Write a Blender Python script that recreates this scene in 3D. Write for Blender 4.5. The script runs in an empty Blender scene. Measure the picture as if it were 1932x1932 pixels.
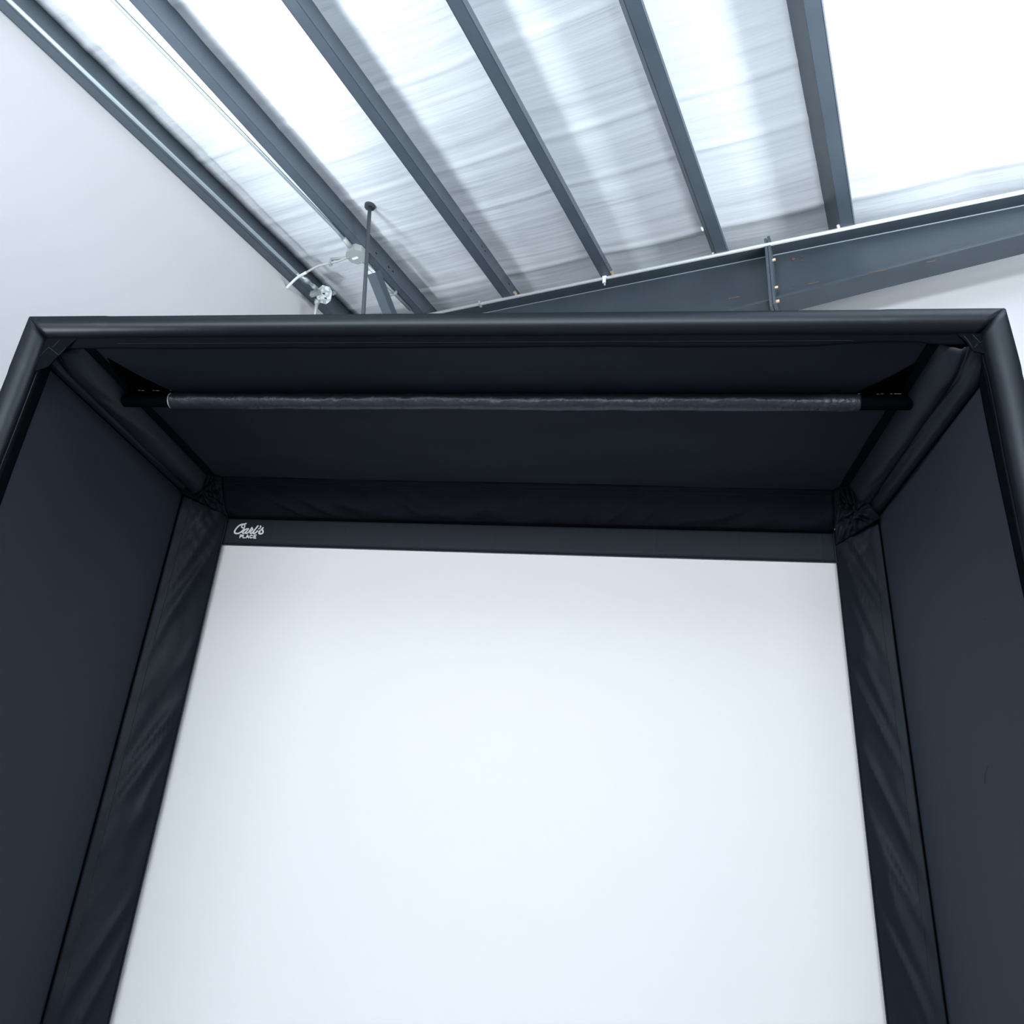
import bpy, bmesh, math, random
from mathutils import Vector, Matrix, noise
random.seed(7)
SC = bpy.context.scene
COL = SC.collection
V = Vector
H = 2.8                      # top of the enclosure above the floor
W = 3.2                      # outer width of the enclosure
CAM = V((2.0066, -2.0162, 1.1513))
F, YAW, PITCH, ROLL = 1489.8, -7.3199, 24.4857, 4.2526

# ------------------------------------------------------------------ camera
cy, sy = math.cos(math.radians(YAW)), math.sin(math.radians(YAW))
cp, sp = math.cos(math.radians(PITCH)), math.sin(math.radians(PITCH))
cr, sr = math.cos(math.radians(ROLL)), math.sin(math.radians(ROLL))
FWD = V((sy*cp, cy*cp, sp)); R0 = V((cy, -sy, 0)); U0 = R0.cross(FWD)
RGT = R0*cr + U0*sr; UP = -R0*sr + U0*cr
cam = bpy.data.cameras.new('camera'); co = bpy.data.objects.new('camera', cam); COL.objects.link(co)
M = Matrix((( RGT.x, UP.x, -FWD.x, CAM.x), (RGT.y, UP.y, -FWD.y, CAM.y), (RGT.z, UP.z, -FWD.z, CAM.z), (0, 0, 0, 1)))
co.matrix_world = M
cam.sensor_fit = 'HORIZONTAL'; cam.sensor_width = 36.0; cam.lens = F/1932*36
cam.clip_start = 0.05; cam.clip_end = 100
SC.camera = co

def ray(px, py): return RGT*((px-966)/F) - UP*((py-966)/F) + FWD
def hit(px, py, n, k):
    d = ray(px, py); n = V(n); return CAM + d*((k - n.dot(CAM))/n.dot(d))
def on_y(px, py, y): return hit(px, py, (0, 1, 0), y)
def on_z(px, py, z): return hit(px, py, (0, 0, 1), H+z)
# building axes: D runs along the purlins, P across them
AZ = math.radians(21.1)
DV = V((math.sin(AZ), math.cos(AZ), 0)); PV = V((DV.y, -DV.x, 0)); ZV = V((0, 0, 1))
HR = 3.4; SL = 1/12          # purlin underside above the camera, roof slope
HW = 0.238                   # purlin depth
def B(P, D, up): return CAM + PV*P + DV*D + ZV*up           # up measured from camera level
def BR(P, D, h): return B(P, D, h - P*SL)                    # h measured in the roof plane's frame
RN = ZV + PV*SL
def on_roof(px, py, h):
    q = hit(px, py, RN, RN.dot(CAM + ZV*h)) - CAM
    return q.dot(PV), q.dot(DV)
def on_P(px, py, P):
    q = hit(px, py, PV, PV.dot(CAM)+P) - CAM; return q.dot(DV), q.z
def on_D(px, py, D):
    q = hit(px, py, DV, DV.dot(CAM)+D) - CAM; return q.dot(PV), q.z

# ------------------------------------------------------------------ materials
MAT = {}
CLOTH = ('panel', 'ceiling_fabric', 'cover', 'rear', 'satin', 'sleeve', 'webbing')
def mat(name, col, rough=0.6, metal=0.0, spec=0.5, sheen=0.0, bump=None, vary=None, gloss=0):
    m = bpy.data.materials.new(name); m.use_nodes = True
    nt = m.node_tree; b = nt.nodes['Principled BSDF']
    b.inputs['Base Color'].default_value = (*col, 1); b.inputs['Roughness'].default_value = rough
    b.inputs['Metallic'].default_value = metal; b.inputs['Specular IOR Level'].default_value = spec
    if sheen:
        b.inputs['Sheen Weight'].default_value = sheen; b.inputs['Sheen Roughness'].default_value = 0.5
    if name in CLOTH: b.inputs['Specular Tint'].default_value = (.78, .88, 1, 1)
    tc = nt.nodes.new('ShaderNodeTexCoord')
    def tex(scale, stretch, detail=3):
        mp = nt.nodes.new('ShaderNodeMapping'); mp.inputs['Scale'].default_value = stretch
        nt.links.new(tc.outputs['Object'], mp.inputs['Vector'])
        n = nt.nodes.new('ShaderNodeTexNoise'); n.inputs['Scale'].default_value = scale; n.inputs['Detail'].default_value = detail
        nt.links.new(mp.outputs['Vector'], n.inputs['Vector']); return n
    if bump:
        last = None
        for (scale, stretch, strength, dist) in bump:
            n = tex(scale, stretch); bp = nt.nodes.new('ShaderNodeBump')
            bp.inputs['Strength'].default_value = strength; bp.inputs['Distance'].default_value = dist
            nt.links.new(n.outputs['Fac'], bp.inputs['Height'])
            if last: nt.links.new(last.outputs['Normal'], bp.inputs['Normal'])
            last = bp
        nt.links.new(last.outputs['Normal'], b.inputs['Normal'])
    if vary:
        scale, stretch, c2, lo, hi = vary
        n = tex(scale, stretch, 5); rp = nt.nodes.new('ShaderNodeValToRGB')
        rp.color_ramp.elements[0].position = lo; rp.color_ramp.elements[0].color = (*col, 1)
        rp.color_ramp.elements[1].position = hi; rp.color_ramp.elements[1].color = (*c2, 1)
        nt.links.new(n.outputs['Fac'], rp.inputs['Fac']); nt.links.new(rp.outputs['Color'], b.inputs['Base Color'])
    if gloss:                                  # cloth: a matt weave plus a soft satin shine
        df = nt.nodes.new('ShaderNodeBsdfDiffuse'); gl = nt.nodes.new('ShaderNodeBsdfGlossy'); ad = nt.nodes.new('ShaderNodeAddShader')
        df.inputs['Color'].default_value = (*col, 1)
        gl.inputs['Color'].default_value = (gloss*.80, gloss*.90, gloss, 1); gl.inputs['Roughness'].default_value = rough
        if bump:
            nt.links.new(last.outputs['Normal'], df.inputs['Normal']); nt.links.new(last.outputs['Normal'], gl.inputs['Normal'])
        nt.links.new(df.outputs['BSDF'], ad.inputs[0]); nt.links.new(gl.outputs['BSDF'], ad.inputs[1])
        nt.links.new(ad.outputs['Shader'], nt.nodes['Material Output'].inputs['Surface'])
    MAT[name] = m; return m
mat('panel', (.026, .031, .044), .75, spec=.3, bump=[(420, (1, 1, 1), .25, .0006)], vary=(2.2, (1, 1, .6), (.028, .034, .047), .35, .7))
mat('ceiling_fabric', (.014, .018, .026), .8, spec=.2, bump=[(420, (1, 1, 1), .25, .0006)], vary=(3, (.5, 1.5, 1), (.019, .023, .032), .35, .7))
mat('rear', (.011, .013, .019), .5, spec=.22, bump=[(500, (1, 1, 1), .2, .0004), (7, (1, 1, .7), .45, .02)], gloss=0.013)
mat('cover', (.015, .018, .025), .5, spec=.45, bump=[(500, (1, 1, 1), .2, .0004), (9, (.5, .5, .5), .25, .004)], gloss=0.026)
mat('satin', (.005, .006, .008), .39, spec=.45, bump=[(600, (1, 1, 1), .15, .0004)], gloss=0.036)
mat('sleeve', (.030, .034, .042), .36, spec=.8, bump=[(11, (3.2, 2, 2), .6, .008), (55, (1.4, 1, 1), .6, .004), (500, (1, 1, 1), .2, .0004)], gloss=0.062)
mat('flap', (.004, .005, .007), .85, spec=.08, bump=[(500, (1, 1, 1), .3, .0005)], gloss=0.003)
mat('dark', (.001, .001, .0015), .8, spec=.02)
mat('webbing', (.014, .019, .024), .7, spec=.35, bump=[(260, (1, 1, 3), .4, .0006)])
mat('thread', (.022, .029, .034), .7, spec=.2)
mat('pale', (.8, .84, .88), .5)
mat('screen', (.83, .84, .86), .45, spec=.42, bump=[(900, (1, 1, 1), .08, .0003)])
mat('logo', (.95, .95, .96), .5)
mat('wall', (.50, .515, .54), .6, spec=.3, bump=[(3, (1, 1, 1), .1, .01)])
mat('floor', (.14, .15, .16), .6, bump=[(8, (1, 1, 1), .1, .003)], vary=(4, (1, 1, 1), (.11, .12, .13), .4, .7))
mat('steel', (.046, .064, .084), .45, spec=.5, bump=[(40, (1, 1, 1), .05, .002)], vary=(6, (1, 1, 1), (.056, .076, .098), .35, .7))
mat('dark_steel', (.028, .040, .053), .42, spec=.5, bump=[(40, (1, 1, 1), .05, .002)], vary=(5, (1, 1, 1), (.035, .049, .064), .35, .7))
mat('galv', (.33, .37, .38), .5, metal=.3)
mat('shiny_galv', (.45, .52, .54), .35, metal=.5, vary=(45, (1, 1, 1), (.80, .86, .88), .45, .55))
mat('weld', (.22, .27, .32), .4)
mat('bright_pipe', (.72, .77, .80), .3, metal=.4)
mat('conduit', (.42, .50, .54), .32, metal=.75)
mat('bolt', (.62, .45, .30), .35, metal=.6)
mat('rod', (.055, .065, .075), .5)
mat('cable', (.42, .41, .42), .5, metal=.2)
mat('rust', (.10, .055, .035), .8)

# ------------------------------------------------------------------ mesh helpers
def finish(name, me, m, parent, smooth=True):
    if m: me.materials.append(MAT[m])
    if smooth:
        for p in me.polygons: p.use_smooth = True
    o = bpy.data.objects.new(name, me); COL.objects.link(o)
    if parent is not None:
        o.parent = parent; o.matrix_parent_inverse = parent.matrix_world.inverted()
    return o
def tag(o, label=None, cat=None, group=None, kind=None):
    if label: o['label'] = label
    if cat: o['category'] = cat
    if group: o['group'] = group
    if kind: o['kind'] = kind
    return o
def empty(name, loc, label, cat, group=None):
    o = bpy.data.objects.new(name, None); COL.objects.link(o); o.location = loc
    o.matrix_world = Matrix.Translation(loc); o.empty_display_size = .1
    return tag(o, label, cat, group)
def from_bm(name, bm, m, parent=None, smooth=False):
    bmesh.ops.recalc_face_normals(bm, faces=bm.faces)
    me = bpy.data.meshes.new(name); bm.to_mesh(me); bm.free()
    return finish(name, me, m, parent, smooth)
def surf(name, fn, nu, nv, m, parent=None, thick=.004, smooth=True):
    """a cloth-like sheet: fn(u, v) -> point; given a real thickness"""
    vs = [fn(i/nu, j/nv) for j in range(nv+1) for i in range(nu+1)]
    fs = [(j*(nu+1)+i, j*(nu+1)+i+1, (j+1)*(nu+1)+i+1, (j+1)*(nu+1)+i) for j in range(nv) for i in range(nu)]
    me = bpy.data.meshes.new(name); me.from_pydata(vs, [], fs); me.update()
    o = finish(name, me, m, parent, smooth)
    if thick:
        s = o.modifiers.new('thickness', 'SOLIDIFY'); s.thickness = thick; s.offset = 0
    return o
def quad_box(bm, pts8):
    v = [bm.verts.new(p) for p in pts8]
    for f in ((0, 1, 2, 3), (4, 5, 6, 7), (0, 1, 5, 4), (1, 2, 6, 5), (2, 3, 7, 6), (3, 0, 4, 7)):
        bm.faces.new([v[i] for i in f])
def box_axes(bm, c, ax, ay, az):
    """box about c with half-extent vectors"""
    quad_box(bm, [c-ax-ay-az, c+ax-ay-az, c+ax+ay-az, c-ax+ay-az, c-ax-ay+az, c+ax-ay+az, c+ax+ay+az, c-ax+ay+az])
def prism(bm, poly, off):
    """polygon (list of points) extruded by off"""
    a = [bm.verts.new(p) for p in poly]; b = [bm.verts.new(p+off) for p in poly]
    bm.faces.new(a); bm.faces.new(b[::-1])
    n = len(a)
    for i in range(n): bm.faces.new((a[i], a[(i+1) % n], b[(i+1) % n], b[i]))
def smooth_path(pts, k=8):
    if len(pts) < 3: return [V(p) for p in pts]
    P = [V(p) for p in pts]; P = [P[0]*2-P[1]] + P + [P[-1]*2-P[-2]]
    out = []
    for i in range(1, len(P)-2):
        a, b, c, d = P[i-1:i+3]
        for j in range(k):
            t = j/k
            out.append(.5*((2*b)+(c-a)*t+(2*a-5*b+4*c-d)*t*t+(3*b-a-3*c+d)*t**3))
    out.append(P[-2]); return out
def sweep(bm, pts, r, n=12, cap=True):
    pts = [V(p) for p in pts]; rings = []
    t0 = (pts[1]-pts[0]).normalized()
    up = ZV if abs(t0.z) < .9 else V((1, 0, 0))
    a = t0.cross(up).normalized()
    for i, p in enumerate(pts):
        t = (pts[min(i+1, len(pts)-1)]-pts[max(i-1, 0)]).normalized()
        a = (a - t*a.dot(t)).normalized(); b = t.cross(a)
        rr = r(i/(len(pts)-1)) if callable(r) else r
        rings.append([bm.verts.new(p + a*(rr*math.cos(2*math.pi*k/n)) + b*(rr*math.sin(2*math.pi*k/n))) for k in range(n)])
    for q, s in zip(rings, rings[1:]):
        for k in range(n): bm.faces.new((q[k], q[(k+1) % n], s[(k+1) % n], s[k]))
    if cap: bm.faces.new(rings[0][::-1]); bm.faces.new(rings[-1])
def tube(name, pts, r, m, parent=None, n=12):
    bm = bmesh.new(); sweep(bm, pts, r, n); return from_bm(name, bm, m, parent, True)
def ridge(x, y, z=0.): return (1-min(1, 2.2*abs(noise.noise(V((x, y, z))))))**2
def nz(x, y, z=0.): return noise.noise(V((x, y, z)))
def lerp(a, b, t): return a+(b-a)*t

# ------------------------------------------------------------------ the setting
PW = -1.067*HR; PE = 5.2; D0 = -7.0; D1 = 4.12       # wall line on the left, right wall, near side, far wall
def wall(name, a, b, zlo, top0, top1, outward):
    bm = bmesh.new()
    poly = [V((a.x, a.y, zlo)), V((b.x, b.y, zlo)), V((b.x, b.y, top1)), V((a.x, a.y, top0))]
    prism(bm, poly, outward*.12); o = from_bm(name, bm, 'wall'); return tag(o, kind='structure')
def roofz(P, h): return CAM.z + h - P*SL
TOPH = HR+HW+.10
wall('wall_left', B(PW, D0, 0), B(PW, D1, 0), 0, roofz(PW, TOPH), roofz(PW, TOPH), -PV)
wall('wall_far', B(PW, D1, 0), B(PE, D1, 0), 0, roofz(PW, TOPH), roofz(PE, TOPH), DV)
wall('wall_right', B(PE, D0, 0), B(PE, D1, 0), 0, roofz(PE, TOPH), roofz(PE, TOPH), PV)
bm = bmesh.new()
prism(bm, [V((*B(p, d, 0).xy, 0)) for p, d in ((PW, D0), (PE, D0), (PE, D1), (PW, D1))], V((0, 0, -.1)))
tag(from_bm('floor', bm, 'floor'), kind='structure')

# insulation blanket under the roof: sags between the purlins, with lapped seams
PB = [-1.045, -.842, -.632, -.419, -.224, -.019]       # web foot of each purlin, in units of HR
PBX = [p*HR for p in PB]
m = mat('insulation', (.76, .82, .88), .5, spec=.35)
nt = m.node_tree; bs = nt.nodes['Principled BSDF']
tc = nt.nodes.new('ShaderNodeTexCoord')
def nzn(sc, st, det):
    mp = nt.nodes.new('ShaderNodeMapping'); mp.inputs['Rotation'].default_value = (0, 0, AZ); mp.inputs['Scale'].default_value = (1, 1, 1)
    nt.links.new(tc.outputs['Object'], mp.inputs['Vector'])
    m2 = nt.nodes.new('ShaderNodeMapping'); m2.inputs['Scale'].default_value = st
    nt.links.new(mp.outputs['Vector'], m2.inputs['Vector'])
    n = nt.nodes.new('ShaderNodeTexNoise'); n.inputs['Scale'].default_value = sc; n.inputs['Detail'].default_value = det
    nt.links.new(m2.outputs['Vector'], n.inputs['Vector']); return n
n1 = nzn(1, (1.2, 26, 1), 4); n2 = nzn(1, (.9, 7, 1), 2)
b1 = nt.nodes.new('ShaderNodeBump'); b1.inputs['Strength'].default_value = .32; b1.inputs['Distance'].default_value = .012
b2 = nt.nodes.new('ShaderNodeBump'); b2.inputs['Strength'].default_value = .5; b2.inputs['Distance'].default_value = .03
nt.links.new(n1.outputs['Fac'], b1.inputs['Height']); nt.links.new(n2.outputs['Fac'], b2.inputs['Height'])
nt.links.new(b1.outputs['Normal'], b2.inputs['Normal']); nt.links.new(b2.outputs['Normal'], bs.inputs['Normal'])
LEAN = .31
SEAMS = [2.79, 3.135, 3.752]
def ceil_pt(u, v):
    P = lerp(PW, PE, u); D = lerp(D0, D1, v)
    s = (P + LEAN*HW + .035 - PBX[0])/.71; fr = s-math.floor(s)
    h = HR+HW-.004 - .018*(4*fr*(1-fr)) - .006*nz(P*1.5, D*5)
    for q in SEAMS + [2.2, 1.4, .5, -.6]:
        h -= .007*math.exp(-((D-q)/.016)**2)
    return BR(P, D, max(h, HR+HW-.04)+.012)
vs_d = [D0+(-1.0-D0)*i/14 for i in range(14)] + [-1+5.12*i/300 for i in range(301)]
def ceil_fn(u, v): return ceil_pt(u, (vs_d[min(int(round(v*314)), 314)]-D0)/(D1-D0))
tag(surf('ceiling', ceil_fn, 150, 314, 'insulation', None, .03), kind='structure')

# ------------------------------------------------------------------ roof purlins
LEAN = .31
def purlin(i, label):
    b = PBX[i]; flip = 1 if i >= 4 else -1; t = .004
    fl = .070; lip = .018
    def q(dp, dh): return (b + dp - LEAN*dh, HR + dh)
    # Z profile as a closed outline: bottom lip, bottom flange, web, top flange
    pr = [(flip*fl, 0), (0, 0), (-LEAN*HW, HW), (-LEAN*HW - flip*fl*.9, HW)]
    bm = bmesh.new()
    def plate(p0, p1, nrm):
        poly = [BR(b+p0[0], D0, HR+p0[1]), BR(b+p1[0], D0, HR+p1[1]),
                BR(b+p1[0]+nrm[0]*t, D0, HR+p1[1]+nrm[1]*t), BR(b+p0[0]+nrm[0]*t, D0, HR+p0[1]+nrm[1]*t)]
        prism(bm, poly, DV*(D1-.01-D0))
    plate(pr[0], pr[1], (0, 1)); plate(pr[1], pr[2], (flip, 0)); plate(pr[2], pr[3], (0, -1))
    plate(pr[0], (pr[0][0]+flip*.006, lip), (-flip, 0))
    o = from_bm('roof_purlin', bm, 'steel')
    tag(o, label, 'roof purlin', 'roof purlins under the white insulation')
    return o
PL = ['grey steel roof purlin along the top of the left wall, carrying a conduit',
      'grey steel roof purlin second from the left wall, with a square box below it',
      'grey steel roof purlin third from the left wall, just right of the thin hanging rod',
      'grey steel roof purlin fourth from the left, meeting the rafter at the white clamp',
      'grey steel roof purlin fifth from the left, just left of the rafter splice',
      'grey steel roof purlin farthest right, above the rafter right of its splice']
PURL = [purlin(i, l) for i, l in enumerate(PL)]
def hole(i, px, py, r=.009):
    """punched hole in the web of purlin i, as a shallow dark plug"""
    n = (ZV*-LEAN - PV).normalized()                     # web normal
    wn = (PV + ZV*LEAN).normalized()
    p0 = BR(PBX[i], 0, HR)
    q = hit(px, py, wn, wn.dot(p0)) 
    bm = bmesh.new(); sweep(bm, [q - wn*.004, q + wn*.0015], r, 10)
    return from_bm('bolt_hole', bm, 'dark', PURL[i])
for q in ((710, 478), (733, 504), (741, 512), ): hole(1, *q)
for q in ((874, 416), (888, 436), (909, 465), (915, 474), (960, 536)): hole(2, *q)
for q in ((1101, 418), (1107, 429), (1143, 496)): hole(3, *q, r=.007)
def clip_bolt(i, px, py, h, m, r=.011):
    P, D = on_roof(px, py, h); c = BR(P, D, h); bm = bmesh.new()
    sweep(bm, [c - DV*.012, c + DV*.012], r, 6); return tag(from_bm('bolt', bm, m, PURL[i]), 'rusty bolt head' if m == 'bolt' else 'white bolt clip')
clip_bolt(2, 972, 553, HR+.01, 'bolt'); clip_bolt(3, 1155, 515, HR+.01, 'bolt')
clip_bolt(4, 1325, 432, HR+.012, 'pale', .007); clip_bolt(4, 1346, 480, HR+.012, 'pale', .008); clip_bolt(5, 1582, 428, HR+.005, 'pale', .009)

# ------------------------------------------------------------------ the rafter
DN, DW, DFAR = 3.755, 3.832, 3.905
ra = empty('roof_rafter', BR(0, DW, 3.07), 'long blue-grey steel rafter crossing behind the enclosure with a bolted splice', 'steel beam')
PA, PZ = PW+.03, 5.0
def both(P): return 3.071+.117*P if P < 0 else 3.071+.117*P*.9
def bar(name, segs, m='dark_steel'):
    bm = bmesh.new()
    for s in segs: quad_box(bm, s)
    return from_bm(name, bm, m, ra)
def slab(P0, P1, da, db, h0a, h0b, t):
    f = lambda P, D, h: BR(P, D, h)
    return [f(P0, da, h0a), f(P1, da, h0b), f(P1, db, h0b), f(P0, db, h0a), f(P0, da, h0a-t), f(P1, da, h0b-t), f(P1, db, h0b-t), f(P0, db, h0a-t)]
bar('top_flange', [slab(PA, PZ, DN, DFAR, HR-.001, HR-.001, .016)])
bar('web', [slab(PA, 0, DW-.005, DW+.005, HR-.016, HR-.016, HR-both(PA)-.03), ] and
    [[BR(PA, DW-.005, HR-.016), BR(0, DW-.005, HR-.016), BR(0, DW+.005, HR-.016), BR(PA, DW+.005, HR-.016),
      BR(PA, DW-.005, both(PA)), BR(0, DW-.005, both(0)), BR(0, DW+.005, both(0)), BR(PA, DW+.005, both(PA))],
     [BR(0, DW-.005, HR-.016), BR(2, DW-.005, HR-.016), BR(2, DW+.005, HR-.016), BR(0, DW+.005, HR-.016),
      BR(0, DW-.005, both(0)), BR(2, DW-.005, both(2)), BR(2, DW+.005, both(2)), BR(0, DW+.005, both(0))]])
PZ = 2.0
bar('bottom_flange', [[BR(a, DN, both(a)), BR(b, DN, both(b)), BR(b, DFAR, both(b)), BR(a, DFAR, both(a)),
                       BR(a, DN, both(a)-.016), BR(b, DN, both(b)-.016), BR(b, DFAR, both(b)-.016), BR(a, DFAR, both(a)-.016)] for a, b in ((PA, 0), (0, 2.0))])
# weld beads
bm = bmesh.new(); sweep(bm, [BR(PA, DW-.008, HR-.020), BR(2, DW-.008, HR-.020)], .0035, 6)
tag(from_bm('weld_bead', bm, 'weld', ra, True), 'pale weld line')
rc = empty('conduit', BR(-.4, DN-.014, HR-.006), 'bright straight conduit clipped along the top edge of the rafter', 'conduit')
tube('pipe', [BR(-2.9, DN-.014, HR-.006), BR(2.0, DN-.014, HR-.006)], .0115, 'bright_pipe', rc, 12)
for P_ in (-2.4, 1.1):
    bm = bmesh.new(); box_axes(bm, BR(P_, DN-.012, HR-.004), PV*.008, DV*.018, ZV*.015); from_bm('strap', bm, 'galv', rc)
# bolted end plates at the splice
PS, _u = on_D(1453, 510, DN)
lo, hi = both(PS)-.06, HR+.055
for k, s in enumerate((-1, 1)):
    bm = bmesh.new(); c = BR(PS+s*.009, (DN+DFAR)/2-.006, (lo+hi)/2-(.012 if s < 0 else 0))
    box_axes(bm, c, PV*.0075, DV*((DFAR-DN)/2+.012), (ZV)*((hi-lo)/2)); from_bm('splice_plate', bm, 'steel', ra)
for px, py in ((1461, 490), (1462, 543), (1463, 569)):
    P, up = on_D(px, py, DN+.012); bm = bmesh.new(); c = B(P, DN+.012, up)
    sweep(bm, [B(PS+.012, DN+.012, up), B(PS+.034, DN+.012, up)], .010, 6)
    tag(from_bm('bolt', bm, 'bolt', ra), 'brass-coloured bolt')
# rust specks on the web
for px, py, r in ((1497, 489, .010), (1513, 484, .005), (1513, 492, .005), (1497, 540, .004)):
    P, up = on_D(px, py, DW-.006); bm = bmesh.new(); c = B(P, DW-.006, up); sweep(bm, [c, c-DV*.002], r, 9)
    from_bm('rust_spot', bm, 'rust', ra)
for (a, b) in (((1375, 563), (1395, 560)), ((1525, 536), (1545, 532)), ((1640, 515), (1672, 509)), ((1748, 495), (1765, 492))):
    p0, u0 = on_D(*a, DN-.001); p1, u1 = on_D(*b, DN-.001); bm = bmesh.new(); sweep(bm, [B(p0, DN-.001, u0), B(p1, DN-.001, u1)], .003, 6)
    from_bm('rust_streak', bm, 'rust', ra)
# white clamp on the top flange
P, up = on_D(1142, 533, DN-.01)
cl = empty('beam_clamp', B(P, DN-.01, up), 'small white clamp on the top edge of the rafter', 'clamp')
bm = bmesh.new(); box_axes(bm, B(P, DN-.030, up+.006), PV*.010, DV*.004, ZV*.026); from_bm('jaw', bm, 'pale', cl)
bm = bmesh.new(); sweep(bm, [B(P+.004, DN-.030, up-.018), B(P+.004, DN-.030, up-.040)], .006, 8); from_bm('screw', bm, 'galv', cl, True)
bm = bmesh.new(); box_axes(bm, B(P, DN-.012, up+.034), PV*.013, DV*.020, ZV*.005); from_bm('hook', bm, 'pale', cl)
# brace from the second purlin down to the rafter
Pb = PBX[1]+.02
d0, u0 = on_P(705, 524, Pb); d1, u1 = on_P(729, 583, Pb)
t = 1.7
a0 = B(Pb, d0-.02, u0+.02); a1 = a0 + (B(Pb, d1, u1)-a0)*t
dirv = (a1-a0).normalized(); nrm = dirv.cross(PV).normalized()
bm = bmesh.new()
box_axes(bm, (a0+a1)/2 + PV*-.005, dirv*((a1-a0).length/2), PV*.036, nrm*.003)
box_axes(bm, (a0+a1)/2 + PV*.030 + nrm*-.025, dirv*((a1-a0).length/2), PV*.003, nrm*.028)
tag(from_bm('flange_brace', bm, 'steel'), 'grey angle brace slanting down from the second purlin right of the thin rod', 'steel brace')

# ------------------------------------------------------------------ conduits, boxes, cable
hc = HR-.014
def roofline(pts, h, r): return [BR(*on_roof(x, y, h), h) for x, y in pts]
c1 = empty('conduit', BR(*on_roof(500, 455, hc), hc), 'thin galvanised conduit along the purlin at the left wall', 'conduit', 'conduits on the purlins')
p = roofline([(441, 403), (500, 459), (560, 516)], hc, 0); p[0] = p[0] - (p[1]-p[0]).normalized()*4
pe = roofline([(575, 526), (597, 545)], hc-.012, 0)
tube('pipe', smooth_path(p+pe, 6), .011, 'conduit', c1, 10)
bm = bmesh.new(); sweep(bm, [pe[0], pe[0]+(pe[1]-pe[0])*.35], .016, 10); from_bm('coupling', bm, 'galv', c1, True)
bm = bmesh.new(); sweep(bm, [pe[1]-(pe[1]-pe[0])*.35, pe[1]], .016, 10); from_bm('connector', bm, 'galv', c1, True)

c2 = empty('conduit', BR(*on_roof(640, 445, hc), hc), 'thin galvanised conduit along the second purlin, ending at the square box from above', 'conduit', 'conduits on the purlins')
p = roofline([(604, 403), (636, 436), (664, 468)], hc, 0); p[0] = p[0] - (p[1]-p[0]).normalized()*4
tube('pipe', p, .011, 'conduit', c2, 10)
bm = bmesh.new(); sweep(bm, [p[2]-(p[2]-p[1]).normalized()*.09, p[2]], .017, 10); from_bm('connector', bm, 'galv', c2, True)
c2 = empty('conduit', BR(*on_roof(683, 490, hc), hc), 'thin galvanised conduit running right and down from the square box, with a strap', 'conduit', 'conduits on the purlins')
p = roofline([(687, 494), (742, 551), (774, 584)], hc, 0); tube('pipe', p, .012, 'conduit', c2, 10)
P, D = on_roof(741, 554, hc)
bm = bmesh.new(); box_axes(bm, BR(P, D, hc), PV*.034, DV*.006, ZV*.016); from_bm('strap', bm, 'galv', c2)

def ring_prism(c, ex, ey, n, pts, depth):
    bm = bmesh.new(); prism(bm, [c+ex*x+ey*y for x, y in pts], n*depth)
    bmesh.ops.bevel(bm, geom=bm.edges[:], offset=.003, segments=1, affect='EDGES', clamp_overlap=True); return bm
OCT = [(-.5, -1), (.5, -1), (1, -.5), (1, .5), (.5, 1), (-.5, 1), (-1, .5), (-1, -.5)]
# box under the second purlin, its cover facing down into the room
P, D = on_roof(672, 484, HR-.05)
cb = BR(P, D, HR-.05); j2 = empty('junction_box', cb, 'square galvanised junction box under the second purlin beside the thin rod', 'junction box', 'electrical boxes')
ex = PV*.062; ey = DV*.060
from_bm('box', ring_prism(cb, ex, ey, ZV, OCT, .052), 'galv', j2)
bm = bmesh.new(); prism(bm, [cb+ex*x*1.04+ey*y*1.04-ZV*.004 for x, y in OCT], ZV*.004); tag(from_bm('cover_plate', bm, 'galv', j2), 'flat galvanised cover')
bm = bmesh.new(); box_axes(bm, cb+PV*-.012+DV*.006-ZV*.006, PV*.022, DV*.007, ZV*.0015); tag(from_bm('sticker', bm, 'pale', j2), 'small white sticker')
for x, y in ((-.8, -.3), (.1, .85)):
    bm = bmesh.new(); c = cb+ex*x+ey*y-ZV*.004; sweep(bm, [c, c-ZV*.008], .006, 8); from_bm('screw', bm, 'galv', j2, True)
# box on the purlin at the left wall
P, D = on_roof(612, 556, HR-.02)
cb1 = BR(P, D, HR-.02)
j1 = empty('junction_box', cb1, 'bright galvanised junction box on the purlin at the left wall', 'junction box', 'electrical boxes')
nrm1 = (PV*.55 - DV*.55 - ZV*.62).normalized(); ey1 = (ZV - nrm1*ZV.dot(nrm1)).normalized(); ex1 = ey1.cross(nrm1).normalized()
from_bm('box', ring_prism(cb1-nrm1*.05, ex1*.05, ey1*.062, nrm1, OCT, .045), 'shiny_galv', j1)
bm = bmesh.new(); prism(bm, [cb1+ex1*.05*x+ey1*.062*y for x, y in OCT], nrm1*-.006)
tag(from_bm('cover_plate', bm, 'shiny_galv', j1), 'mottled shiny cover')
for x, y in ((-.1, .1), (.25, -.35)):
    bm = bmesh.new(); c = cb1+ex1*.05*x+ey1*.062*y; box_axes(bm, c, ex1*.008, ey1*.004, nrm1*.003); from_bm('screw', bm, 'dark', j1)
bm = bmesh.new(); box_axes(bm, BR(*on_roof(594, 553, HR-.03), HR-.03), PV*.035, DV*.012, ZV*.02); from_bm('side_bracket', bm, 'galv', j1)
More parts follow.
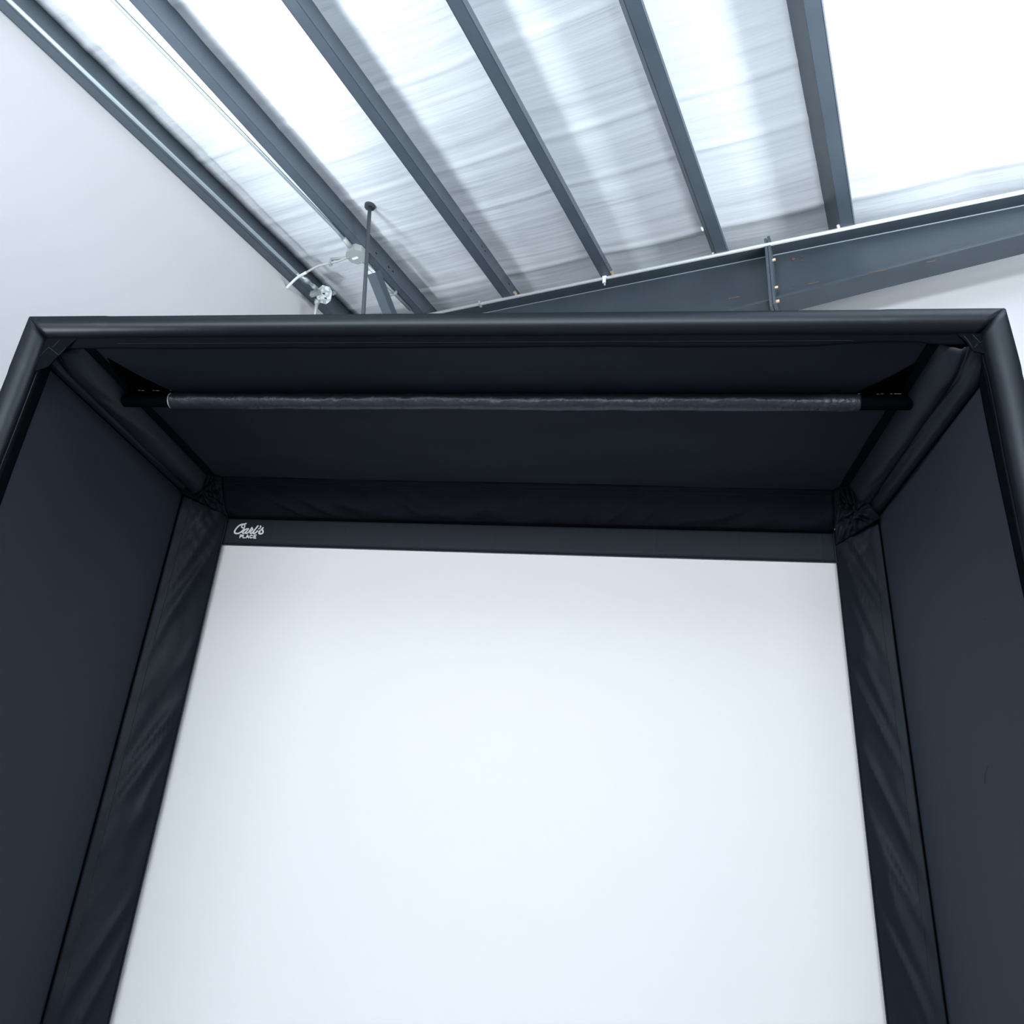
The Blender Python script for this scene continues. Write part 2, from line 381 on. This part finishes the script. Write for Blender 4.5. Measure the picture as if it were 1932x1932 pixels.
# drop pipe below that box
q0 = BR(*on_roof(599, 566, HR-.10), HR-.10); d_, u_ = on_P(596, 583, (q0-CAM).dot(PV)-.01)
q1 = B((q0-CAM).dot(PV)-.01, d_, u_); q2 = q1 + (q1-q0)*1.5
dp = empty('drop_conduit', q0, 'short pale conduit dropping from the box at the left wall', 'conduit')
tube('pipe', [q0, q1, q2], .013, 'galv', dp, 10)
bm = bmesh.new(); sweep(bm, [q0, q0+(q1-q0)*.45], .019, 10); tag(from_bm('connector', bm, 'galv', dp, True), 'wide end fitting')
# small clip right of the box
P, D = on_roof(629, 554, HR+.01); bm = bmesh.new(); c = BR(PBX[0]+.035, D, HR+.02)
c = BR(P, D, HR+.01)
bm = bmesh.new(); box_axes(bm, c, PV*.022, DV*.006, ZV*.006); box_axes(bm, c+ZV*.004, PV*.006, DV*.006, ZV*.016)
tag(from_bm('wire_clip', bm, 'galv'), 'tiny bright clip just right of the box at the left wall', 'clip')
# flexible cable with a support arm, from the square box to the left wall
arm0 = cb - ex*.95 + ey*.3 + ZV*.03
P, D = on_roof(624, 489, HR-.03); arm1 = BR(P, D, HR-.03)
sa = empty('cable_arm', arm0, 'short grey support arm reaching left from the square junction box', 'bracket')
tube('bar', [arm0, arm1], .009, 'galv', sa, 8)
bm = bmesh.new(); P, D = on_roof(624, 496, HR-.05); c = BR(P, D, HR-.05)
box_axes(bm, c, PV*.010, DV*.010, ZV*.022); tag(from_bm('clip', bm, 'galv', sa), 'brassy cable clip')
dw, uw = on_P(541, 543, PW+.004)
pts = [cb - ex*.9 - ey*.1 + ZV*.015, BR(*on_roof(640, 492, HR-.05), HR-.05), c, BR(*on_roof(600, 502, HR-.06), HR-.06),
       BR(*on_roof(578, 514, HR-.08), HR-.08), B(PW+.10, lerp(dw, on_roof(578, 514, HR-.08)[1], .35), lerp(uw, HR-.08+.3, .35)), B(PW+.004, dw, uw)]
e0 = pts[4]; e1 = pts[6]
pts[5] = e0*.5 + e1*.5 + ZV*.02
fc = empty('flexible_cable', pts[0], 'thin grey flexible cable arching from the square box to the left wall', 'cable')
sp_ = smooth_path(pts, 8)
tube('cable', sp_, .0075, 'cable', fc, 8)
bm = bmesh.new(); k = len(sp_); sweep(bm, sp_[int(k*.66):], .0095, 8); tag(from_bm('sheath', bm, 'pale', fc, True), 'pale outer sheath')
# white tag hanging under the conduit
P, D = on_roof(703, 521, HR-.08); c = BR(P, D, HR-.08)
P2, D2 = on_roof(709, 528, HR-.08); P0, D0_ = on_roof(695, 512, HR-.08)
ax = (BR(P2, D2, HR-.08)-BR(P0, D0_, HR-.08))
bm = bmesh.new(); box_axes(bm, c, ax*.55, PV*.013, ZV*.002)
tag(from_bm('paper_tag', bm, 'pale'), 'small white tag beside the conduit, right of the thin rod', 'tag')
# thin rod hanging from the roof
P0, u0 = on_D(697, 403, 2.88); P1, u1 = on_D(686, 583, 2.88)
a = B(P0, 2.88, u0); b = B(P1, 2.88, u1); v = (a-b).normalized()
top = a + v*.05
while (top-CAM).z < HR+HW-.02 - (top-CAM).dot(PV)*SL: top = top + v*.01
rod = empty('hanging_rod', top, 'thin dark grey rod hanging from the roof behind the enclosure', 'rod')
tube('pipe', [top, b - v*.9], .0125, 'rod', rod, 12)
bm = bmesh.new(); sweep(bm, [top+v*.012, top-v*.02], .035, 12); from_bm('ceiling_plate', bm, 'rod', rod)

# ------------------------------------------------------------------ golf enclosure
EN = empty('golf_enclosure', V((W/2, .62, 0)), 'large black fabric golf enclosure with padded tube frame around a white screen', 'golf enclosure')
R = .043; XL, XR = .05, W-.05
YS = 1.25                                   # screen plane
ZC = -.09                                   # fabric ceiling, below the top
YB = 1.04
def tube_profile(n=28):
    return [(R + R*math.cos(a), R + R*math.sin(a)) for a in [2*math.pi*k/n for k in range(n+1)]]
# front top rail: round padded tube, mitred at both ends
TP = tube_profile()
def rail_fn(u, v):
    a = 2*math.pi*v; y = R + R*math.cos(a)*1.0; z = -(R + R*math.sin(a))
    x0 = -z; x1 = W + z; x = lerp(x0, x1, u)
    k = 1.03 if (x < .30 or x > W-.36) else 1.0
    k += .006*nz(x*3, a)
    return V((x, R + (y-R)*k, H - R + (z+R)*k))
rail = surf('front_rail', rail_fn, 160, 28, 'satin', EN, .003)
def rail_flap(u, v):
    x = lerp(.135, W-.12, u)
    w = .004*nz(x*2.3, 5)+.003*nz(x*7, 1)
    dip = 0 if x < W-.55 else -.018*math.sin(min(1, (x-(W-.55))/.35)*math.pi*.9)
    z0, z1 = -.070, -.122 + w - dip
    return V((x, lerp(.030, .046, v), H + lerp(z0, z1, v)))
fl = surf('rail_flap', rail_flap, 160, 6, 'flap', rail, .004)
for zz, xa, xb in ((-.108, .35, 2.75), ):
    tube('stitching', [V((lerp(xa, xb, i/60), .0395+.001, H+zz+.002*nz(i*.3, 2))) - V((0, .004, 0)) for i in range(61)], .0006, 'thread', rail, 5)
def make_post(side):
    mx = (lambda x: x) if side < 0 else (lambda x: W-x)
    def fn(u, v):
        a = 2*math.pi*v; x = R + R*math.cos(a); y = R + R*math.sin(a)
        zt = -x; z = lerp(zt, -H+.004, u)
        k = 1.03 if z > -.22 else 1.0
        bow = (-.004*math.sin(min(1, -z/.5)*math.pi) if side > 0 else 0) + .004*nz(z*2.1, side*3)
        return V((mx(R + (x-R)*k + bow), R + (y-R)*k, H + z))
    po = surf('front_post', fn, 120, 28, 'satin', EN, .003)
    def strip(u, v):
        z = lerp(-.15, -H+.01, u)
        x = lerp(.078, .056, v) ; y = lerp(.060, .128 if side < 0 else .150, v)
        x += .003*nz(z*3, v*2, side); y += .003*nz(z*5, 3, side)
        return V((mx(x), y, H+z))
    st = surf('post_flap', strip, 120, 5, 'flap', po, .004)
    tube('stitching', [V((mx(.0755), .0625, H+lerp(-.17, -H+.05, i/40))) for i in range(41)], .0006, 'thread', po, 5)
    # mitre seam over the corner
    tube('corner_seam', [V((mx(s), R - math.sqrt(max(0, R*R-(s-R)**2)) - .0006, H-s)) for s in [.001+.084*i/20 for i in range(21)]], .0012, 'thread', po, 5)
    return po
for s in (-1, 1): make_post(s)
# corner patches behind the mitres, with stitched tabs
def corner(side):
    if side < 0:
        out = [(62, 606), (100, 606), (150, 634), (141, 642), (113, 667), (90, 692), (66, 700), (58, 650)]
        st = [[(76, 671), (92, 655), (111, 670), (124, 656)], [(98, 657), (113, 641)]]
    else:
        out = [(1888, 585), (1840, 600), (1770, 622), (1800, 626), (1824, 644), (1836, 662), (1862, 668), (1882, 692), (1888, 640)]
        st = [[(1818, 633), (1826, 642), (1836, 658)], [(1835, 631), (1849, 647), (1858, 640)], [(1845, 649), (1838, 656)]]
    y = .032
    pts = [on_y(a, b, y) for a, b in out]
    bm = bmesh.new(); prism(bm, pts, V((0, .004, 0)))
    g = from_bm('corner_patch', bm, 'flap', EN)
    for l in st: tube('stitching', [on_y(a, b, y-.001) for a, b in l], .0012, 'thread', g, 5)
for s in (-1, 1): corner(s)
# side walls
def make_side(side):
    x0 = XL if side < 0 else XR
    zt = -.06
    def fn(u, v):
        y = lerp(.06, 1.25, u); z = lerp(zt, -H+.012, v)
        e = math.sin(math.pi*u)
        return V((x0 + side*(.010*e*nz(y*1.6, z*1.1, side*4) + .008*e), y, H+z))
    o = surf('side_panel', fn, 30, 60, 'panel', EN, .004)
    zs = -.141 if side < 0 else -.187
    tube('seam', [V((x0-side*.003, .10+1.00*i/20, H+zs-.003)) for i in range(21)], .0022, 'dark', o, 6)
    return o
SIDES = {s: make_side(s) for s in (-1, 1)}
# lint marks on the right wall
for l in ([(1858, 1478), (1858, 1462), (1864, 1445)], [(1760, 918), (1768, 925)], [(1855, 1166), (1860, 1170)]):
    tube('lint', [hit(a, b, (1, 0, 0), XR-.0035) for a, b in l], .0009, 'thread', SIDES[1], 4)
# fabric ceiling
def ceil_z(x, y):
    z = ZC + .004*nz(x*1.3, y*3, 9)
    z += .010*math.sin(math.pi*min(1, max(0, (y-.40)/(YB-.40))))     # lifts a little behind the bar
    return z
surf('ceiling_panel', lambda u, v: V((lerp(XL, XR, u), lerp(.05, YS, v), H+ceil_z(lerp(XL, XR, u), lerp(.05, YS, v)))), 80, 40, 'ceiling_fabric', EN, .004)
# padded side rails under the ceiling, front to back
PRL = [(.050, -.139), (.066, -.147), (.082, -.146), (.094, -.138), (.106, -.142), (.122, -.157), (.150, -.156), (.178, -.140), (.198, -.112), (.206, -.090)]
PRR = [(.050, -.185), (.068, -.190), (.088, -.184), (.103, -.164), (.114, -.158), (.128, -.166), (.150, -.162), (.172, -.142), (.186, -.116), (.190, -.090)]
def make_rail(side):
    pr = PRL if side < 0 else PRR
    fine = smooth_path([V((a, b, 0)) for a, b in pr], 5); n = len(fine)-1
    def fn(u, v):
        f = fine[int(round(u*n))]; y = lerp(lerp(.034, .066, u), 1.09, v)
        fz = f.y + (ZC - f.y)*.6*max(0, 1-v/.14)**2
        env = math.sin(math.pi*u)
        gx = 1 - .10*v*env if side > 0 else 1
        w = .010*env*nz(y*2.6 - u*2.4, u*3.5, side*5) + .006*env*nz(y*8 - u*7, u*6, side*7)
        if v < .16: w += .022*env*(1-v/.16)*nz(u*9, 2, side)
        return V(((f.x*gx + w*.5) if side < 0 else W-(f.x*gx + w*.5), y, H + fz - abs(w)*.6))
    o = surf('side_rail', fn, n, 60, 'cover', EN, .003)
    xx = .206 if side < 0 else .190
    def hem(u, v):
        y = lerp(.055, YB, v); x = lerp(xx-.01, xx+.032 + .004*nz(y*4, side), u)
        return V((x if side < 0 else W-x, y, H+ZC-.006-.003*(1-u)))
    surf('ceiling_hem', hem, 4, 30, 'flap', o, .003)
for s in (-1, 1): make_rail(s)
# cross bar: bare dark pipe with a loose cloth sleeve
ZB = -.122; YBAR = .365
bl = on_z(325, 756, ZB); br = on_z(1620, 760, ZB)
ya, yb = bl.y, br.y
def barpt(x): return V((x, lerp(ya, yb, (x-bl.x)/(br.x-bl.x)), H+ZB))
cb_ = tube('cross_bar', [barpt(.192), barpt(1.0), barpt(2.0), barpt(W-.178)], .025, 'flap', EN, 20)
def sleeve_fn(u, v):
    x = lerp(bl.x, br.x, u); c = barpt(x); a = 2*math.pi*v
    r = .0285 + .0030*nz(x*9+math.sin(a)*.8, a*.8) + .0020*nz(x*30 + a*2.2, 3)
    if math.sin(a) < 0: r += .0025*(nz(x*2.4, 8)+.2)
    return V((x, c.y + r*math.cos(a), c.z + r*math.sin(a)))
tag(surf('bar_sleeve', sleeve_fn, 420, 24, 'sleeve', cb_, .002), 'crinkled grey cloth sleeve')
bm = bmesh.new(); sweep(bm, [bl - V((.004, 0, 0)), bl + V((.003, 0, 0))], .0295, 20)
tag(from_bm('sleeve_rim', bm, 'pale', cb_, True), 'thin pale rim at the left end of the sleeve')
# near-black sheets painted as shaded gaps at the bar ends, dashes as leaking light
def shade_sheet(pts, leak_dashes, side):
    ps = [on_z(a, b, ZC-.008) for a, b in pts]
    bm = bmesh.new(); prism(bm, ps, V((0, 0, .004))); g = tag(from_bm('gap_shade', bm, 'dark', EN), 'dark sheet standing in for a triangular shadow gap')
    for (a, b) in leak_dashes:
        for (x, y) in ((a, b), ): tube('stitching', [on_z(x[0], x[1], ZC-.010), on_z(y[0], y[1], ZC-.010)], .0009, 'pale', g, 5)  # pale dashes painted for light leaking through the seam
shade_sheet([(203, 677), (262, 710), (326, 741), (326, 752), (250, 752), (232, 730)], [((260, 736.5), (265, 736.5)), ((267, 736.8), (272, 737)), ((288, 737), (292, 737)), ((294, 737), (300, 737.2)), ((321, 737), (322.5, 737))], -1)
shade_sheet([(1745, 677), (1690, 708), (1617, 743), (1617, 754), (1705, 754), (1715, 735)], [((1619, 743), (1623, 743)), ((1654, 743.4), (1659, 743.4)), ((1662, 743), (1667, 743)), ((1680, 743), (1684, 743)), ((1687, 743), (1700, 743))], 1)
# back valance above the screen
vl0, vl1 = on_z(418, 897, ZC+.004), on_y(430, 975, YS); vr0, vr1 = on_z(1573, 921, ZC+.004), on_y(1572, 1003, YS)
def valance(u, v):
    a = vl0.lerp(vr0, u); b = vl1.lerp(vr1, u); p = a.lerp(b, v)
    bul = math.sin(math.pi*v)
    dr = (u-.5)*2.4; dg = nz(u*9 + v*1.6, v*1.1, 4)*.012*bul + 1.5*ridge(u*13 + v*dr*2.2, v*.9, 7)*.012*bul
    sag = -.006*math.sin(math.pi*u)*(1-v)
    return p + V((0, -.6, -.8))*(.016*bul + dg) + V((0, 0, sag*.6))
va = surf('back_valance', valance, 160, 16, 'rear', EN, .003)
tube('piping', [valance(0, i/12)+V((0, -.004, -.004)) for i in range(13)], .0022, 'thread', va, 6)
tube('piping', [valance(1, i/12)+V((0, -.004, -.004)) for i in range(13)], .0018, 'cover', va, 6)
tube('hem_line', [valance(i/120, .14)+V((0, -.003, -.003)) for i in range(121)], .0010, 'thread', va, 5)
# padded covers of the rear posts
def make_rear(side):
    c = vl1 if side < 0 else vr1
    e = V((XL if side < 0 else XR, 1.13, 0)); xs = .238 if side < 0 else W-.205
    zt = c.z-H
    za = -.095
    def fn(u, v):
        z = lerp(lerp(za, zt, u), -H+.012, v)
        x = lerp(e.x, lerp(c.x, xs, min(1, v*2)), u); y = lerp(1.13, YS+.002, u)
        bul = math.sin(math.pi*min(1, u*1.0)); 
        dg = .010*nz(z*4 - u*1.8, u*1.6, side*3) + .026*ridge(z*5 - u*2.6, u*.9, side*6)*(.4+.6*u)
        if v < .12: dg += .012*(1-v/.12)*nz(z*30+u*9, u*5, side*9)
        return V((x - side*.55*(.010*bul + dg*bul), y - .8*(.010*bul + dg*bul), H + z))
    rp = surf('rear_post', fn, 18, 160, 'rear', EN, .003)
    tube('piping', [fn(1, i/60)+V((0, -.004, 0)) for i in range(61)], .0022, 'thread' if side > 0 else 'cover', rp, 6)
    tube('hem_line', [fn(.18, i/80)+V((-side*.003, -.003, 0)) for i in range(81)], .0010, 'thread', rp, 5)
    tube('wall_seam', [V((e.x-side*.004, 1.122, H+lerp(za, -H+.02, i/20))) for i in range(21)], .003, 'dark', rp, 6)
for s in (-1, 1): make_rear(s)
# bunched cloth where rails and posts meet at the back
def gather(side):
    if side < 0:
        A, B_, C_, D_ = V((.056, 1.095, H-.155)), V((.195, 1.02, H-.095)), vl0 + V((0, 0, -.004)), vl1 + V((0, -.006, 0))
    else:
        A, B_, C_, D_ = V((XR-.008, 1.085, H-.218)), V((W-.178, 1.01, H-.095)), vr0 + V((0, 0, -.004)), vr1 + V((0, -.012, -.07))
    fold = .0 
    ctr = (A+B_+C_+D_)/4
    n = V((-side*.45, -.62, -.62)).normalized()
    def fn(u, v):
        p = (A.lerp(B_, u)).lerp(D_.lerp(C_, u), v)
        env = (math.sin(math.pi*u)*math.sin(math.pi*v))**.5 if 0 < u < 1 and 0 < v < 1 else 0
        ang = math.atan2(v-.35, u-.45)
        f = abs(nz(math.cos(ang)*2.6+side*3, math.sin(ang)*2.6, u*1.4))*.085
        f += abs(nz(u*5+v*3, v*6-u*2, side*8))*.040
        return p + n*(env*(.020 + f - .022))
    return surf('gathered_corner', fn, 40, 40, 'rear', EN, .003)
for s in (-1, 1): gather(s)

# ------------------------------------------------------------------ impact screen
scr = empty('impact_screen', V((W/2, YS, .02)), 'white impact screen with a black top band and a small white script logo', 'projection screen')
YW = YS+.034
def scr_fn(u, v):
    x = lerp(.05, W-.05, u); z = lerp(.015, vl1.z-.004, v)
    return V((x, YW + .004*math.sin(math.pi*u)*math.sin(math.pi*v), z))
tag(surf('screen_cloth', scr_fn, 40, 40, 'screen', scr, .002), 'plain white screen cloth')
bt0, bt1 = on_y(430, 975, YS+.022), on_y(1572, 1003, YS+.022)
YBD = YS+.022
bb0, bb1 = on_y(417, 1027, YBD), on_y(1577, 1061, YBD)
bt0 = V((bt0.x-.03, YBD, bt0.z+.004)); bt1 = V((bt1.x+.03, YBD, bt1.z+.004)); bb0.x -= .03; bb1.x += .03
def band_fn(u, v):
    p = bt0.lerp(bt1, u).lerp(bb0.lerp(bb1, u), v); p.y = YBD
    for k in range(1, 9):
        p.y -= .0015*math.exp(-((u-(k*.125-.03))/.0012)**2)
    return p
band = tag(surf('top_band', band_fn, 500, 6, 'webbing', scr, .003), 'black webbing band')
tube('hem', [V((*(bb0.lerp(bb1, i/40).xy), bb0.lerp(bb1, i/40).z+.004)) + V((0, .002, 0)) for i in range(41)], .004, 'flap', band, 6)
bm = bmesh.new()
for i in range(170):
    q = bb0.lerp(bb1, (i+.5)/170) + V((0, .0015, .016)); box_axes(bm, q, V((.0016, 0, 0)), V((0, .001, 0)), V((.0006, 0, .005)))
from_bm('stitching', bm, 'flap', band)
tube('top_piping', [V((bt0.lerp(bt1, i/40).x, YBD-.003, bt0.lerp(bt1, i/40).z-.006)) for i in range(41)], .0025, 'cover', band, 6)
# the logo, traced as brush strokes on the band
def L(cx, cy_): return on_y(425+cx/19.32, 970+cy_/19.32, YBD-.003)
SC_ = (L(1000, 600)-L(900, 600)).length/100
strokes = [
 (54, [(755, 345), (690, 368), (600, 375), (500, 425), (405, 520), (345, 620), (352, 685), (425, 708), (520, 685), (600, 630), (690, 545)]),
 (44, [(690, 372), (712, 430), (690, 488), (640, 502), (598, 470), (610, 415), (650, 385)]),
 (46, [(845, 535), (775, 540), (700, 590), (635, 660), (650, 700), (710, 685), (780, 620), (840, 545)]),
 (46, [(845, 540), (785, 620), (745, 680), (775, 702), (840, 670), (905, 585), (975, 490)]),
 (46, [(975, 490), (985, 535), (1005, 558), (960, 600), (910, 668), (930, 704), (985, 680), (1060, 590)]),
 (50, [(1190, 432), (1110, 530), (1040, 625), (1015, 680), (1050, 704), (1105, 680), (1172, 612)]),
 (52, [(1280, 440), (1290, 450)]), (38, [(1290, 450), (1280, 495), (1215, 540)]),
 (44, [(1225, 640), (1300, 575), (1375, 495)]),
 (50, [(1375, 495), (1345, 560), (1375, 620), (1365, 685), (1310, 718), (1245, 712), (1225, 680), (1255, 655)]),
]
caps = [[(528, 860), (552, 757), (605, 757), (618, 785), (598, 812), (545, 815)], [(660, 757), (640, 860), (712, 862)],
        [(755, 866), (815, 760), (852, 868)], [(785, 832), (838, 834)], [(985, 785), (950, 762), (908, 785), (898, 838), (930, 868), (985, 850)],
        [(1128, 762), (1052, 762), (1032, 872), (1108, 874)], [(1044, 816), (1104, 818)]]
def strokes_mesh(name, items, smooth):
    bm = bmesh.new(); y0 = YBD-.003
    for w, pl in items:
        p = [L(*q) for q in pl]; r = w/2*SC_*1.18
        if smooth:
            p = smooth_path(p, 6); sweep(bm, p, r, 10)
            for e in (p[0], p[-1]): bmesh.ops.create_uvsphere(bm, u_segments=10, v_segments=6, radius=r, matrix=Matrix.Translation(e))
        else:
            for a, b in zip(p, p[1:]):
                t_ = (b-a).normalized()*r*.75; sweep(bm, [a-t_, b+t_], r, 10)
    for v in bm.verts: v.co.y = y0 + (v.co.y-y0)*.12
    return tag(from_bm(name, bm, 'logo', band, True), 'white logo lettering')
strokes_mesh('script_lettering', strokes, True)
strokes_mesh('capital_lettering', [(36, c) for c in caps], False)

# ------------------------------------------------------------------ light
w = bpy.data.worlds.new('world'); SC.world = w; w.use_nodes = True
w.node_tree.nodes['Background'].inputs['Color'].default_value = (.86, .93, 1.0, 1)
w.node_tree.nodes['Background'].inputs['Strength'].default_value = .35
def area(name, loc, target, sx, sy, power, col=(.93, .965, 1.0)):
    l = bpy.data.lights.new(name, 'AREA'); l.shape = 'RECTANGLE'; l.size = sx; l.size_y = sy; l.energy = power; l.color = col
    o = bpy.data.objects.new(name, l); COL.objects.link(o); o.location = loc
    o.rotation_euler = (V(target)-V(loc)).to_track_quat('-Z', 'Y').to_euler(); return o
area('door_daylight', (1.0, -5.4, 2.98), (1.6, 1.2, 1.9), 7.4, .9, 245)
def flat_light(name, loc, tilt, sx, sy, power, spread):
    """upward facing added fill light lying along the purlin direction, tipped sideways"""
    o = area(name, loc, V(loc)+ZV, sx, sy, power)
    z = (ZV + PV*tilt).normalized(); y = DV; x = y.cross(z)
    m_ = Matrix((( x.x, y.x, -z.x), (x.y, y.y, -z.y), (x.z, y.z, -z.z)))
    m_ = Matrix(((-x.x, y.x, -z.x), (-x.y, y.y, -z.y), (-x.z, y.z, -z.z)))
    o.rotation_euler = m_.to_euler(); o.data.spread = math.radians(spread); return o
flat_light('ceiling_fill', (5.0, -1.3, 3.1), -.95, 1.2, 2.4, 105, 100)  # added fill with no real lamp, brightens insulation and far wall
flat_light('ceiling_fill', B(.3, -2.8, 1.5), 0, 3.4, 1.0, 150, 90)  # added fill behind the camera, lifts the whole ceiling
flat_light('side_fill', (4.3, .6, .5), -.35, .9, .9, 20, 110)  # added fill right of the enclosure, lights the rafter from below
flat_light('side_fill', (-.42, .78, .5), .5, .34, .8, 28, 105)  # added fill left of the enclosure, brightens the insulation
o = area('ceiling_fill', (-.9, -1.4, 2.1), (.35, .05, 5.4), .7, 1.2, 27); o.data.spread = math.radians(70)  # added fill at front left, evens out the insulation near the rafter
SC.view_settings.view_transform = 'Standard'; SC.view_settings.look = 'None'
SC.view_settings.gamma = 1; SC.view_settings.exposure = 0.60; SC.view_settings.use_curve_mapping = False
